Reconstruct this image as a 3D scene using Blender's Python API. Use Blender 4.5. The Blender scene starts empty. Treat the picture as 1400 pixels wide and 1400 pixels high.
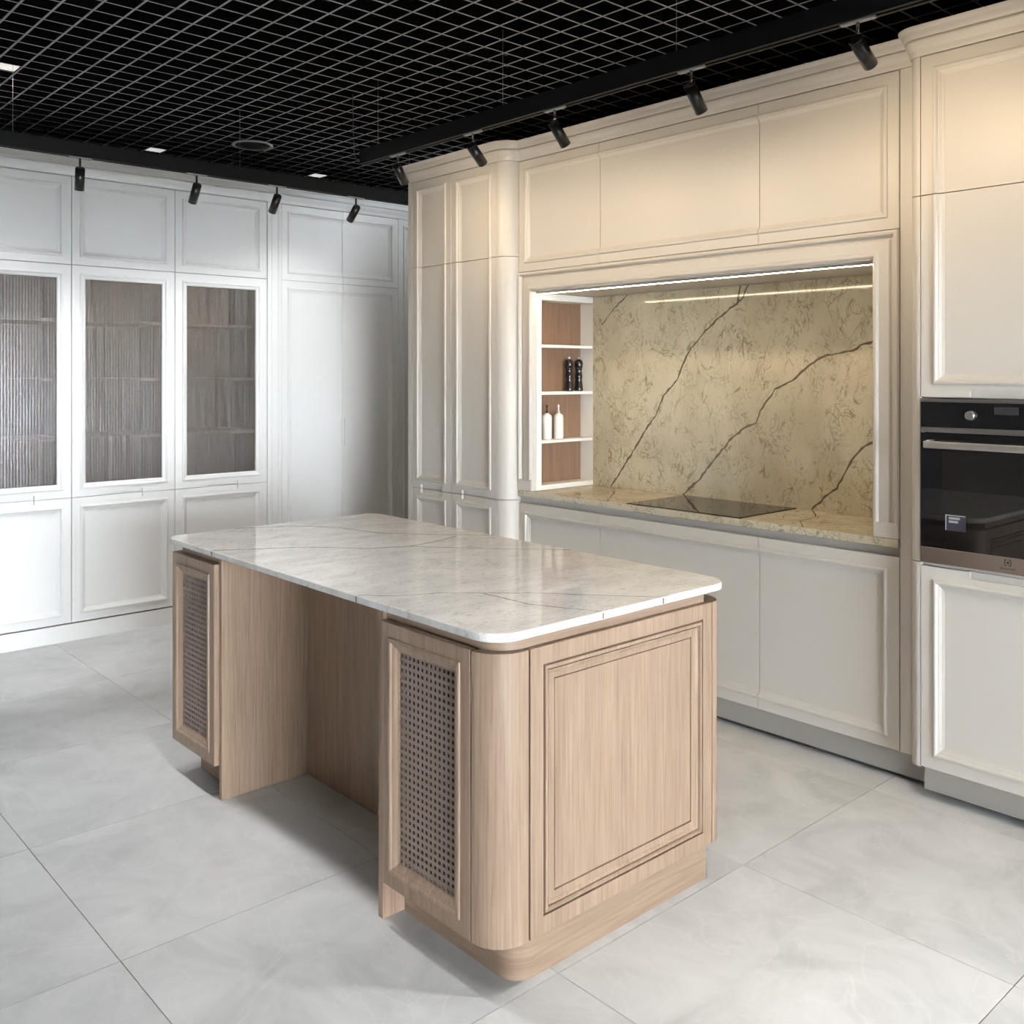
import bpy, bmesh, math, random
from mathutils import Vector, Matrix
random.seed(7)
scene = bpy.context.scene
C = scene.collection
PI = math.pi

# ------------------------------------------------------------------ camera
HC = 1.53
FPX = 1318.0
YAW = math.atan2(2160 - 700, FPX)
cam_data = bpy.data.cameras.new('camera')
cam_data.sensor_width = 36.0
cam_data.lens = FPX / 1400.0 * 36.0
cam_data.shift_x = 0.0
cam_data.shift_y = (512 - 700) / 1400.0
cam = bpy.data.objects.new('camera', cam_data)
C.objects.link(cam)
cam.location = (0, 0, HC)
cam.rotation_euler = (PI / 2, 0, YAW)
cam_data.clip_start = 0.02
scene.camera = cam

# ------------------------------------------------------------------ world and exposure
world = bpy.data.worlds.new('overcast_sky')
scene.world = world
world.use_nodes = True
bg = world.node_tree.nodes['Background']
bg.inputs[0].default_value = (0.84, 0.92, 1.0, 1)
bg.inputs[1].default_value = 53.0
scene.view_settings.view_transform = 'Standard'
scene.view_settings.look = 'None'
scene.view_settings.exposure = 0.14
scene.view_settings.gamma = 1.0
scene.view_settings.use_curve_mapping = False

# ------------------------------------------------------------------ materials
def new_mat(name):
    m = bpy.data.materials.new(name)
    m.use_nodes = True
    nt = m.node_tree
    b = nt.nodes['Principled BSDF']
    return m, nt, b

def N(nt, kind, **kw):
    n = nt.nodes.new(kind)
    for k, v in kw.items():
        setattr(n, k, v)
    return n

def plain(name, col, rough=0.5, metal=0.0, spec=None, noise=0.0, bump=0.0, scale=40.0):
    m, nt, b = new_mat(name)
    b.inputs['Base Color'].default_value = (*col, 1)
    b.inputs['Roughness'].default_value = rough
    b.inputs['Metallic'].default_value = metal
    if spec is not None:
        b.inputs['Specular IOR Level'].default_value = spec
    if noise or bump:
        tc = N(nt, 'ShaderNodeTexCoord')
        nz = N(nt, 'ShaderNodeTexNoise')
        nz.inputs['Scale'].default_value = scale
        nz.inputs['Detail'].default_value = 4
        nt.links.new(tc.outputs['Object'], nz.inputs['Vector'])
        if noise:
            mx = N(nt, 'ShaderNodeMix', data_type='RGBA')
            mx.inputs[6].default_value = (*[c * (1 - noise) for c in col], 1)
            mx.inputs[7].default_value = (*[min(1, c * (1 + noise)) for c in col], 1)
            nt.links.new(nz.outputs['Fac'], mx.inputs[0])
            nt.links.new(mx.outputs[2], b.inputs['Base Color'])
        if bump:
            bp = N(nt, 'ShaderNodeBump')
            bp.inputs['Strength'].default_value = bump
            bp.inputs['Distance'].default_value = 0.002
            nt.links.new(nz.outputs['Fac'], bp.inputs['Height'])
            nt.links.new(bp.outputs[0], b.inputs['Normal'])
    return m

def emit(name, col, strength):
    m, nt, b = new_mat(name)
    b.inputs['Base Color'].default_value = (*col, 1)
    b.inputs['Emission Color'].default_value = (*col, 1)
    b.inputs['Emission Strength'].default_value = strength
    return m

def ramp(nt, stops):
    r = N(nt, 'ShaderNodeValToRGB')
    e = r.color_ramp.elements
    while len(e) < len(stops):
        e.new(0.5)
    for k, (p, c) in enumerate(stops):
        e[k].position = p
        e[k].color = (*c, 1) if len(c) == 3 else c
    return r

def wood(name, dark, light, grain=(120, 120, 4.0), rough=0.42):
    m, nt, b = new_mat(name)
    geo = N(nt, 'ShaderNodeNewGeometry')
    mp = N(nt, 'ShaderNodeMapping')
    mp.inputs['Scale'].default_value = grain
    nt.links.new(geo.outputs['Position'], mp.inputs['Vector'])
    n1 = N(nt, 'ShaderNodeTexNoise')
    n1.inputs['Scale'].default_value = 1.0
    n1.inputs['Detail'].default_value = 6
    n1.inputs['Roughness'].default_value = 0.62
    n1.inputs['Distortion'].default_value = 0.35
    nt.links.new(mp.outputs[0], n1.inputs['Vector'])
    mp2 = N(nt, 'ShaderNodeMapping')
    mp2.inputs['Scale'].default_value = tuple(g * 0.16 for g in grain)
    nt.links.new(geo.outputs['Position'], mp2.inputs['Vector'])
    n2 = N(nt, 'ShaderNodeTexNoise')
    n2.inputs['Scale'].default_value = 1.0
    n2.inputs['Detail'].default_value = 3
    n2.inputs['Distortion'].default_value = 0.8
    nt.links.new(mp2.outputs[0], n2.inputs['Vector'])
    r1 = ramp(nt, [(0.30, dark), (0.72, light)])
    nt.links.new(n1.outputs['Fac'], r1.inputs[0])
    r2 = ramp(nt, [(0.3, (0.84, 0.83, 0.82)), (0.7, (1.0, 1.0, 1.0))])
    nt.links.new(n2.outputs['Fac'], r2.inputs[0])
    mx = N(nt, 'ShaderNodeMix', data_type='RGBA', blend_type='MULTIPLY')
    mx.inputs[0].default_value = 1.0
    nt.links.new(r1.outputs[0], mx.inputs[6])
    nt.links.new(r2.outputs[0], mx.inputs[7])
    nt.links.new(mx.outputs[2], b.inputs['Base Color'])
    b.inputs['Roughness'].default_value = rough
    bp = N(nt, 'ShaderNodeBump')
    bp.inputs['Strength'].default_value = 0.12
    bp.inputs['Distance'].default_value = 0.001
    nt.links.new(n1.outputs['Fac'], bp.inputs['Height'])
    nt.links.new(bp.outputs[0], b.inputs['Normal'])
    return m

def stone(name, base, cloud, vein, stretch=(1, 1, 1), rough=0.08, amount=1.0, scale=1.0):
    m, nt, b = new_mat(name)
    geo = N(nt, 'ShaderNodeNewGeometry')
    mp = N(nt, 'ShaderNodeMapping')
    mp.inputs['Scale'].default_value = stretch
    nt.links.new(geo.outputs['Position'], mp.inputs['Vector'])
    nA = N(nt, 'ShaderNodeTexNoise')
    nA.inputs['Scale'].default_value = 5.0 * scale
    nA.inputs['Detail'].default_value = 5
    nt.links.new(mp.outputs[0], nA.inputs['Vector'])
    rA = ramp(nt, [(0.32, cloud), (0.62, base)])
    nt.links.new(nA.outputs['Fac'], rA.inputs[0])
    # scribbled hairlines: the iso-lines of distorted noise
    def lines(sc, dist, w, det):
        nz = N(nt, 'ShaderNodeTexNoise')
        nz.inputs['Scale'].default_value = sc * scale
        nz.inputs['Detail'].default_value = det
        nz.inputs['Distortion'].default_value = dist
        nt.links.new(mp.outputs[0], nz.inputs['Vector'])
        s = N(nt, 'ShaderNodeMath', operation='SUBTRACT')
        s.inputs[1].default_value = 0.5
        nt.links.new(nz.outputs['Fac'], s.inputs[0])
        a = N(nt, 'ShaderNodeMath', operation='ABSOLUTE')
        nt.links.new(s.outputs[0], a.inputs[0])
        mr = N(nt, 'ShaderNodeMapRange')
        mr.inputs['From Min'].default_value = 0.0
        mr.inputs['From Max'].default_value = w
        mr.inputs['To Min'].default_value = 1.0
        mr.inputs['To Max'].default_value = 0.0
        nt.links.new(a.outputs[0], mr.inputs['Value'])
        return mr.outputs[0]
    l1 = lines(9, 1.6, 0.026, 2)
    l2 = lines(22, 1.2, 0.035, 2)
    nM = N(nt, 'ShaderNodeTexNoise')
    nM.inputs['Scale'].default_value = 13 * scale
    nt.links.new(mp.outputs[0], nM.inputs['Vector'])
    rM = ramp(nt, [(0.36, (0, 0, 0)), (0.56, (1, 1, 1))])
    nt.links.new(nM.outputs['Fac'], rM.inputs[0])
    mxl = N(nt, 'ShaderNodeMath', operation='MAXIMUM')
    nt.links.new(l1, mxl.inputs[0])
    sc2 = N(nt, 'ShaderNodeMath', operation='MULTIPLY')
    sc2.inputs[1].default_value = 0.6
    nt.links.new(l2, sc2.inputs[0])
    nt.links.new(sc2.outputs[0], mxl.inputs[1])
    ml = N(nt, 'ShaderNodeMath', operation='MULTIPLY')
    nt.links.new(mxl.outputs[0], ml.inputs[0])
    nt.links.new(rM.outputs[0], ml.inputs[1])
    am = N(nt, 'ShaderNodeMath', operation='MULTIPLY')
    am.inputs[1].default_value = 0.62 * amount
    nt.links.new(ml.outputs[0], am.inputs[0])
    mx = N(nt, 'ShaderNodeMix', data_type='RGBA')
    nt.links.new(am.outputs[0], mx.inputs[0])
    nt.links.new(rA.outputs[0], mx.inputs[6])
    mx.inputs[7].default_value = (*vein, 1)
    nt.links.new(mx.outputs[2], b.inputs['Base Color'])
    b.inputs['Roughness'].default_value = rough
    b.inputs['IOR'].default_value = 1.65
    return m

M = {}
M['white'] = plain('white_lacquer', (0.81, 0.80, 0.775), 0.40, spec=0.45)
M['white_shaded'] = plain('shaded_white_lacquer', (0.60, 0.562, 0.51), 0.42, spec=0.4)  # same white lacquer, darkened for the weaker light on this wall
M['white_in'] = plain('cream_shelf_lacquer', (0.82, 0.80, 0.75), 0.45)
M['plinth'] = plain('shaded_plinth_lacquer', (0.36, 0.34, 0.305), 0.45)  # grey, colour darkened further for the shade under the cabinets
M['wall'] = plain('white_plaster', (0.78, 0.77, 0.75), 0.8, noise=0.02, bump=0.05)
M['wall_grey'] = plain('grey_plaster', (0.30, 0.29, 0.28), 0.8, noise=0.02, bump=0.05)
M['black'] = plain('black_void_paint', (0.004, 0.004, 0.004), 0.95, spec=0.1)
M['track'] = plain('black_track_metal', (0.005, 0.005, 0.0055), 0.55, spec=0.25)
M['lamp'] = plain('black_spot_metal', (0.03, 0.028, 0.026), 0.28, metal=0.6)
M['stem'] = plain('grey_stem_metal', (0.55, 0.53, 0.50), 0.25, metal=0.9)
M['adapter'] = plain('grey_adapter_plate', (0.32, 0.31, 0.30), 0.4)
M['grid_side'] = plain('grid_blade_black', (0.004, 0.004, 0.004), 0.9, spec=0.1)
M['grid_lit_face'] = plain('grid_blade_lit_edge', (0.30, 0.30, 0.305), 0.6)  # light bounced off the floor, painted into the blade undersides
M['wood'] = wood('light_oak', (0.285, 0.187, 0.122), (0.425, 0.303, 0.216))
M['wood_h'] = wood('light_oak_cross_grain', (0.285, 0.187, 0.122), (0.415, 0.296, 0.211), (4, 4, 100))
M['wood_in'] = wood('brown_oak_back', (0.20, 0.115, 0.07), (0.30, 0.18, 0.115))
M['wood_cab'] = wood('taupe_oak_interior', (0.34, 0.27, 0.225), (0.43, 0.35, 0.30))
M['cane'] = plain('woven_cane', (0.26, 0.193, 0.155), 0.55, noise=0.12, scale=300)
M['shade_in'] = plain('shaded_cabinet_inside', (0.03, 0.022, 0.018), 0.8)  # near-black sheet stands for the unlit inside behind the cane
M['groove'] = plain('grip_channel', (0.45, 0.43, 0.40), 0.45, metal=0.3)
M['stone_w'] = stone('polished_white_quartz', (0.80, 0.78, 0.74), (0.68, 0.66, 0.625), (0.33, 0.31, 0.28), stretch=(1.5, 0.75, 1), rough=0.035, amount=0.85, scale=1.5)
M['stone_warm_lit'] = stone('polished_warm_lit_quartz', (0.585, 0.53, 0.405), (0.485, 0.43, 0.315), (0.20, 0.15, 0.08), stretch=(1.25, 1, 0.8), rough=0.07, amount=1.3)  # island quartz again, with warm lamp light put into the colour
M['vein'] = plain('dark_stone_vein', (0.13, 0.10, 0.065), 0.1)
M['vein_g'] = plain('grey_stone_vein', (0.22, 0.20, 0.185), 0.1)
M['steel'] = plain('brushed_steel', (0.40, 0.37, 0.35), 0.32, metal=1.0)
M['steel_hi'] = plain('polished_steel', (0.88, 0.86, 0.83), 0.34, metal=1.0)
M['black_glass'] = plain('black_glass', (0.006, 0.006, 0.007), 0.03)
M['hob_glass'] = plain('hob_black_glass', (0.012, 0.011, 0.010), 0.04)
M['oven_win'] = plain('oven_window_glass', (0.012, 0.010, 0.009), 0.02)
M['display'] = plain('display_grey', (0.03, 0.03, 0.032), 0.3)
M['mark'] = plain('dark_print', (0.03, 0.03, 0.03), 0.5)
M['sticker'] = plain('sticker_violet', (0.03, 0.028, 0.042), 0.5)
M['print_white'] = plain('white_print', (0.34, 0.335, 0.35), 0.5)
M['mill'] = plain('black_pepper_mill_lacquer', (0.012, 0.010, 0.010), 0.2)
M['ceramic'] = plain('white_ceramic', (0.80, 0.76, 0.70), 0.25)
M['led'] = emit('warm_led', (1.0, 0.83, 0.56), 66.0)
M['lens'] = emit('spot_lens', (1.0, 0.86, 0.66), 6.0)
M['panel_light'] = emit('ceiling_insert_light', (1.0, 0.97, 0.92), 0.55)
M['frame'] = plain('dark_window_frame', (0.05, 0.05, 0.055), 0.5)

# floor tile
def tile_mat():
    m, nt, b = new_mat('grey_stone_tile')
    geo = N(nt, 'ShaderNodeNewGeometry')
    oi = N(nt, 'ShaderNodeObjectInfo')
    add = N(nt, 'ShaderNodeVectorMath', operation='ADD')
    nt.links.new(geo.outputs['Position'], add.inputs[0])
    ml = N(nt, 'ShaderNodeMath', operation='MULTIPLY')
    ml.inputs[1].default_value = 30.0
    nt.links.new(oi.outputs['Random'], ml.inputs[0])
    nt.links.new(ml.outputs[0], add.inputs[1])
    n1 = N(nt, 'ShaderNodeTexNoise')
    n1.inputs['Scale'].default_value = 3.2
    n1.inputs['Detail'].default_value = 9
    n1.inputs['Roughness'].default_value = 0.62
    n1.inputs['Distortion'].default_value = 0.7
    nt.links.new(add.outputs[0], n1.inputs['Vector'])
    r = ramp(nt, [(0.32, (0.50, 0.503, 0.495)), (0.50, (0.60, 0.602, 0.593)), (0.70, (0.69, 0.692, 0.682))])
    nt.links.new(n1.outputs['Fac'], r.inputs[0])
    # pale hairline veins
    n2 = N(nt, 'ShaderNodeTexNoise')
    n2.inputs['Scale'].default_value = 2.6
    n2.inputs['Detail'].default_value = 6
    n2.inputs['Distortion'].default_value = 1.4
    nt.links.new(add.outputs[0], n2.inputs['Vector'])
    s = N(nt, 'ShaderNodeMath', operation='SUBTRACT'); s.inputs[1].default_value = 0.52
    nt.links.new(n2.outputs['Fac'], s.inputs[0])
    a = N(nt, 'ShaderNodeMath', operation='ABSOLUTE'); nt.links.new(s.outputs[0], a.inputs[0])
    mr = N(nt, 'ShaderNodeMapRange')
    mr.inputs['From Max'].default_value = 0.012
    mr.inputs['To Min'].default_value = 0.26
    mr.inputs['To Max'].default_value = 0.0
    nt.links.new(a.outputs[0], mr.inputs['Value'])
    mx = N(nt, 'ShaderNodeMix', data_type='RGBA')
    nt.links.new(mr.outputs[0], mx.inputs[0])
    nt.links.new(r.outputs[0], mx.inputs[6])
    mx.inputs[7].default_value = (0.76, 0.75, 0.735, 1)
    nt.links.new(mx.outputs[2], b.inputs['Base Color'])
    b.inputs['Roughness'].default_value = 0.36
    bp = N(nt, 'ShaderNodeBump')
    bp.inputs['Strength'].default_value = 0.10
    bp.inputs['Distance'].default_value = 0.004
    nt.links.new(n1.outputs['Fac'], bp.inputs['Height'])
    nt.links.new(bp.outputs[0], b.inputs['Normal'])
    return m
M['tile'] = tile_mat()
M['grout'] = plain('grey_grout', (0.38, 0.375, 0.36), 0.9)

def glass_mat():
    m = bpy.data.materials.new('reeded_bronze_glass')
    m.use_nodes = True
    nt = m.node_tree
    for n in list(nt.nodes):
        nt.nodes.remove(n)
    out = N(nt, 'ShaderNodeOutputMaterial')
    geo = N(nt, 'ShaderNodeNewGeometry')
    sep = N(nt, 'ShaderNodeSeparateXYZ')
    nt.links.new(geo.outputs['Position'], sep.inputs[0])
    nz = N(nt, 'ShaderNodeTexNoise')
    nz.inputs['Scale'].default_value = 3.0
    nt.links.new(geo.outputs['Position'], nz.inputs['Vector'])
    m0 = N(nt, 'ShaderNodeMath', operation='MULTIPLY'); m0.inputs[1].default_value = 2 * PI / 0.016
    nt.links.new(sep.outputs['Y'], m0.inputs[0])
    m1 = N(nt, 'ShaderNodeMath', operation='MULTIPLY_ADD'); m1.inputs[1].default_value = 3.0
    nt.links.new(nz.outputs['Fac'], m1.inputs[0]); nt.links.new(m0.outputs[0], m1.inputs[2])
    sn = N(nt, 'ShaderNodeMath', operation='SINE'); nt.links.new(m1.outputs[0], sn.inputs[0])
    bp = N(nt, 'ShaderNodeBump')
    bp.inputs['Strength'].default_value = 0.25
    bp.inputs['Distance'].default_value = 0.0012
    nt.links.new(sn.outputs[0], bp.inputs['Height'])
    tr = N(nt, 'ShaderNodeBsdfTransparent'); tr.inputs[0].default_value = (0.84, 0.81, 0.78, 1)
    gl = N(nt, 'ShaderNodeBsdfGlossy'); gl.inputs[0].default_value = (0.95, 0.96, 1.0, 1); gl.inputs['Roughness'].default_value = 0.22
    nt.links.new(bp.outputs[0], gl.inputs['Normal'])
    df = N(nt, 'ShaderNodeBsdfDiffuse'); df.inputs[0].default_value = (0.36, 0.345, 0.33, 1)
    mp = N(nt, 'ShaderNodeMapping'); mp.inputs['Scale'].default_value = (1, 95, 1.3)
    nt.links.new(geo.outputs['Position'], mp.inputs['Vector'])
    ns = N(nt, 'ShaderNodeTexNoise'); ns.inputs['Scale'].default_value = 1.0; ns.inputs['Detail'].default_value = 3
    nt.links.new(mp.outputs[0], ns.inputs['Vector'])
    rs = N(nt, 'ShaderNodeMapRange'); rs.inputs['From Min'].default_value = 0.35; rs.inputs['From Max'].default_value = 0.75
    rs.inputs['To Min'].default_value = 0.03; rs.inputs['To Max'].default_value = 0.34
    nt.links.new(ns.outputs['Fac'], rs.inputs['Value'])
    mixa = N(nt, 'ShaderNodeMixShader')
    nt.links.new(rs.outputs[0], mixa.inputs[0])
    nt.links.new(tr.outputs[0], mixa.inputs[1]); nt.links.new(df.outputs[0], mixa.inputs[2])
    mixb = N(nt, 'ShaderNodeMixShader'); mixb.inputs[0].default_value = 0.11
    nt.links.new(mixa.outputs[0], mixb.inputs[1]); nt.links.new(gl.outputs[0], mixb.inputs[2])
    nt.links.new(mixb.outputs[0], out.inputs[0])
    return m
M['reeded'] = glass_mat()

# ------------------------------------------------------------------ mesh helpers
class MB:
    def __init__(s):
        s.v = []; s.f = []; s.mi = []; s.sm = []
    def face(s, idx, mi=0, smooth=False):
        s.f.append(tuple(idx)); s.mi.append(mi); s.sm.append(smooth)
    def box(s, x0, x1, y0, y1, z0, z1, mi=0):
        b = len(s.v)
        for z in (z0, z1):
            for (x, y) in ((x0, y0), (x1, y0), (x1, y1), (x0, y1)):
                s.v.append((x, y, z))
        for q in ((3, 2, 1, 0), (4, 5, 6, 7), (0, 1, 5, 4), (1, 2, 6, 5), (2, 3, 7, 6), (3, 0, 4, 7)):
            s.face([b + k for k in q], mi)
        return s
    def bbox(s, x0, x1, y0, y1, z0, z1, r=0.003, seg=2):
        """box with bevelled edges"""
        bm = bmesh.new()
        mtx = Matrix.Translation(((x0 + x1) / 2, (y0 + y1) / 2, (z0 + z1) / 2)) @ Matrix.Diagonal((x1 - x0, y1 - y0, z1 - z0, 1))
        bmesh.ops.create_cube(bm, size=1.0, matrix=mtx)
        bmesh.ops.bevel(bm, geom=list(bm.edges), offset=r, segments=seg, affect='EDGES', profile=0.5)
        b = len(s.v)
        bm.verts.index_update()
        for v in bm.verts: s.v.append(tuple(v.co))
        for f in bm.faces: s.face([b + v.index for v in f.verts])
        bm.free()
        return s
    def prism(s, pts, z0, z1, mi=0, smooth_from=None, bevel=0.0):
        """vertical prism over a counter-clockwise outline; optional chamfer at the rims"""
        pts = [p for k, p in enumerate(pts) if (Vector(p) - Vector(pts[k - 1])).length > 1e-5]
        n = len(pts)
        levels = [(z0, 0.0), (z1, 0.0)]
        if bevel:
            levels = [(z0, bevel), (z0 + bevel * .35, bevel * .35), (z0 + bevel, 0), (z1 - bevel, 0), (z1 - bevel * .35, bevel * .35), (z1, bevel)]
        rings = []
        for (z, ins) in levels:
            b = len(s.v)
            P = inset_poly(pts, ins) if ins else pts
            for (x, y) in P: s.v.append((x, y, z))
            rings.append(b)
        for a, b in zip(rings[:-1], rings[1:]):
            for k in range(n):
                k2 = (k + 1) % n
                s.face((a + k, a + k2, b + k2, b + k), mi, False)
        s.face([rings[0] + k for k in reversed(range(n))], mi)
        s.face([rings[-1] + k for k in range(n)], mi)
        return s
    def rings(s, x0, x1, z0, z1, yf, prof, sides='LRTB', cap=True, nz=None, small=0.0016, back=True, closed=True):
        """concentric rectangular rings, local front faces -y. prof = [(inset, height out)]
           nz = {'T': h} : the rail on that side is shortened by h (a pull strip is added there)"""
        nz = nz or {}
        def ins(side, i):
            if side not in sides: return 0.0
            if side in nz: return 0.0 if i <= small else i - nz[side]
            return i
        X0, X1 = x0, x1
        Z0 = z0 + nz.get('B', 0); Z1 = z1 - nz.get('T', 0)
        R = []
        for (i, h) in prof:
            a = X0 + ins('L', i); bb = X1 - ins('R', i); c = Z0 + ins('B', i); d = Z1 - ins('T', i)
            k = len(s.v)
            s.v += [(a, yf - h, c), (bb, yf - h, c), (bb, yf - h, d), (a, yf - h, d)]
            R.append(k)
        order = 'BRTL'
        for k in range(4):
            k2 = (k + 1) % 4
            if order[k] in sides:
                for a, b in zip(R[:-1], R[1:]):
                    s.face((a + k, a + k2, b + k2, b + k))
            elif closed:
                s.face([r + k2 for r in R[::-1]][::-1] + [r + k for r in R[::-1]])   # one flat end face following the section
        if cap: s.face((R[-1], R[-1] + 1, R[-1] + 2, R[-1] + 3))
        if back: s.face((R[0] + 3, R[0] + 2, R[0] + 1, R[0]))
        return s
    def lathe(s, prof, seg=20, cx=0, cy=0, z=0, smooth=True):
        R = []
        for (r, h) in prof:
            b = len(s.v)
            for k in range(seg):
                a = 2 * PI * k / seg
                s.v.append((cx + r * math.cos(a), cy + r * math.sin(a), z + h))
            R.append(b)
        for a, b in zip(R[:-1], R[1:]):
            for k in range(seg):
                k2 = (k + 1) % seg
                s.face((a + k, a + k2, b + k2, b + k), 0, smooth)
        s.face([R[0] + k for k in reversed(range(seg))])
        s.face([R[-1] + k for k in range(seg)])
        return s
    def tube(s, p0, p1, r0, r1=None, seg=16, smooth=True):
        r1 = r0 if r1 is None else r1
        p0 = Vector(p0); p1 = Vector(p1)
        d = (p1 - p0).normalized()
        u = d.orthogonal().normalized(); w = d.cross(u)
        R = []
        for (p, r) in ((p0, r0), (p1, r1)):
            b = len(s.v)
            for k in range(seg):
                a = 2 * PI * k / seg
                s.v.append(tuple(p + u * r * math.cos(a) + w * r * math.sin(a)))
            R.append(b)
        for k in range(seg):
            k2 = (k + 1) % seg
            s.face((R[0] + k, R[0] + k2, R[1] + k2, R[1] + k), 0, smooth)
        s.face([R[0] + k for k in reversed(range(seg))])
        s.face([R[1] + k for k in range(seg)])
        return s
    def mesh(s, name, mats):
        me = bpy.data.meshes.new(name)
        me.from_pydata(s.v, [], s.f)
        for m in (mats if isinstance(mats, (list, tuple)) else [mats]):
            me.materials.append(M[m])
        me.polygons.foreach_set('material_index', s.mi)
        me.polygons.foreach_set('use_smooth', s.sm)
        me.update()
        return me
    def build(s, name, mats, parent=None, fix=False):
        me = s.mesh(name, mats)
        if fix:
            bm = bmesh.new(); bm.from_mesh(me)
            bmesh.ops.recalc_face_normals(bm, faces=bm.faces); bm.to_mesh(me); bm.free()
        o = bpy.data.objects.new(name, me)
        C.objects.link(o)
        if parent: o.parent = parent
        return o

def inset_poly(pts, d):
    n = len(pts); out = []
    for k in range(n):
        p0 = Vector(pts[k - 1]); p1 = Vector(pts[k]); p2 = Vector(pts[(k + 1) % n])
        e1 = (p1 - p0).normalized(); e2 = (p2 - p1).normalized()
        n1 = Vector((-e1.y, e1.x)); n2 = Vector((-e2.y, e2.x))
        b = n1 + n2
        b = b / max(0.35, b.dot(n1)) if b.length > 1e-6 else n1
        out.append(tuple(p1 + b * d))
    return out

def arc(cx, cy, r, a0, a1, n=8):
    return [(cx + r * math.cos(math.radians(a0 + (a1 - a0) * k / n)), cy + r * math.sin(math.radians(a0 + (a1 - a0) * k / n))) for k in range(n + 1)]

def rrect(x0, x1, y0, y1, r, n=10):
    """r: radius, or four radii (x0y0, x1y0, x1y1, x0y1); counter-clockwise"""
    R = r if isinstance(r, (list, tuple)) else [r] * 4
    P = []
    for (cx, cy, a, rr) in ((x0 + R[0], y0 + R[0], 180, R[0]), (x1 - R[1], y0 + R[1], 270, R[1]), (x1 - R[2], y1 - R[2], 0, R[2]), (x0 + R[3], y1 - R[3], 90, R[3])):
        P += arc(cx, cy, rr, a, a + 90, n) if rr > 1e-5 else [(cx, cy)]
    return P

def tag(o, label=None, cat=None, group=None, kind=None):
    if label: o['label'] = label
    if cat: o['category'] = cat
    if group: o['group'] = group
    if kind: o['kind'] = kind
    return o

def thing(name, label, cat, loc=(0, 0, 0), rz=0.0, group=None):
    o = bpy.data.objects.new(name, None)
    C.objects.link(o)
    o.location = loc; o.rotation_euler = (0, 0, rz)
    o.empty_display_size = 0.1
    return tag(o, label, cat, group)

def sweep(path, prof, ends=True):
    """prof [(out, z)] swept along an open XY path; 'out' is to the right of travel"""
    mb = MB(); n = len(path); R = []
    for k in range(n):
        p = Vector(path[k])
        d1 = (p - Vector(path[k - 1])).normalized() if k else None
        d2 = (Vector(path[k + 1]) - p).normalized() if k < n - 1 else None
        d1 = d1 or d2; d2 = d2 or d1
        n1 = Vector((d1.y, -d1.x)); n2 = Vector((d2.y, -d2.x))
        b = n1 + n2; b = b / b.dot(n1)
        base = len(mb.v)
        for (o_, z) in prof:
            q = p + b * o_
            mb.v.append((q.x, q.y, z))
        R.append(base)
    m = len(prof)
    for a, b in zip(R[:-1], R[1:]):
        for k in range(m):
            k2 = (k + 1) % m
            mb.face((a + k, b + k, b + k2, a + k2))
    mb.face([R[0] + k for k in range(m)]); mb.face([R[-1] + k for k in reversed(range(m))])
    return mb

# door mouldings (inset from the edge, height above the frame face)
T = 0.022
EDGE = [(0, -T), (0, -0.0016), (0.0016, 0.0)]
MOLD = EDGE + [(0.044, 0.0), (0.0455, 0.0055), (0.0500, 0.0085), (0.0555, 0.0085), (0.0590, 0.0050), (0.0610, 0.0005),
               (0.0660, -0.0015), (0.0720, -0.0055), (0.0770, -0.0075), (0.0800, -0.0078), (0.0805, -0.0095)]

def door(parent, x0, x1, z0, z1, yf=0.0, sides='LRTB', pull=None, mat='white', name='door', prof=MOLD, g=0.0014):
    """pull = {'T': (xa, xb)} : milled finger recess at the edge"""
    mb = MB()
    x0 += g; x1 -= g; z0 += g + 0.0004; z1 -= g + 0.0004
    nz = {}
    PH = 0.024
    if pull:
        for s_, (xa, xb) in pull.items():
            nz[s_] = PH
            za, zb = (z1 - PH, z1) if s_ == 'T' else (z0, z0 + PH)
            mb.box(x0, xa, yf, yf + T, za, zb); mb.box(xb, x1, yf, yf + T, za, zb)
            mb.box(xa, xb, yf + 0.013, yf + T, za, zb)
    mb.rings(x0, x1, z0, z1, yf, prof, sides, nz=nz)
    return mb.build(name, mat, parent)

# ================================================================== SETTING
XL = -5.80            # face of the left-hand cabinets
YH = 3.484            # face of the hob units
YT = 3.40             # face of the tall units either side
ZD = 2.668            # top of all doors
ZC = 2.768            # top of the cornice

XR, YFR = 9.0, -6.0     # far ends of the shop floor, out of the picture
floor = MB().box(-6.6, XR + 0.2, YFR - 0.2, 5.0, -0.12, -0.004).build('floor', 'grout')
tag(floor, kind='structure')
PXT, PYT = 0.801, 0.812
tile_me = None
gx0, gy0 = -0.949, 0.927
g_ = 0.0010
mbt = MB().prism([(g_, g_), (PXT - g_, g_), (PXT - g_, PYT - g_), (g_, PYT - g_)], -0.010, 0.0, bevel=0.0009)
tile_me = mbt.mesh('floor_tile', 'tile')
far = MB()
for i in range(-7, 13):
    for j in range(-9, 5):
        x = gx0 + i * PXT; y = gy0 + j * PYT
        if x < -6.6 or x > XR + 0.1 or y < YFR - 0.3 or y + PYT > 5.0: continue
        if x > 2.4 or y < -2.4:
            far.box(x + g_, x + PXT - g_, y + g_, y + PYT - g_, -0.010, 0.0)
            continue
        t = bpy.data.objects.new('floor_tile', tile_me)
        C.objects.link(t); t.parent = floor; t.location = (x, y, 0)
far.build('floor_tile_field', 'tile', floor)['kind'] = 'stuff'

def struct(name, mb, mat):
    return tag(mb.build(name, mat), kind='structure')

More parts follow.
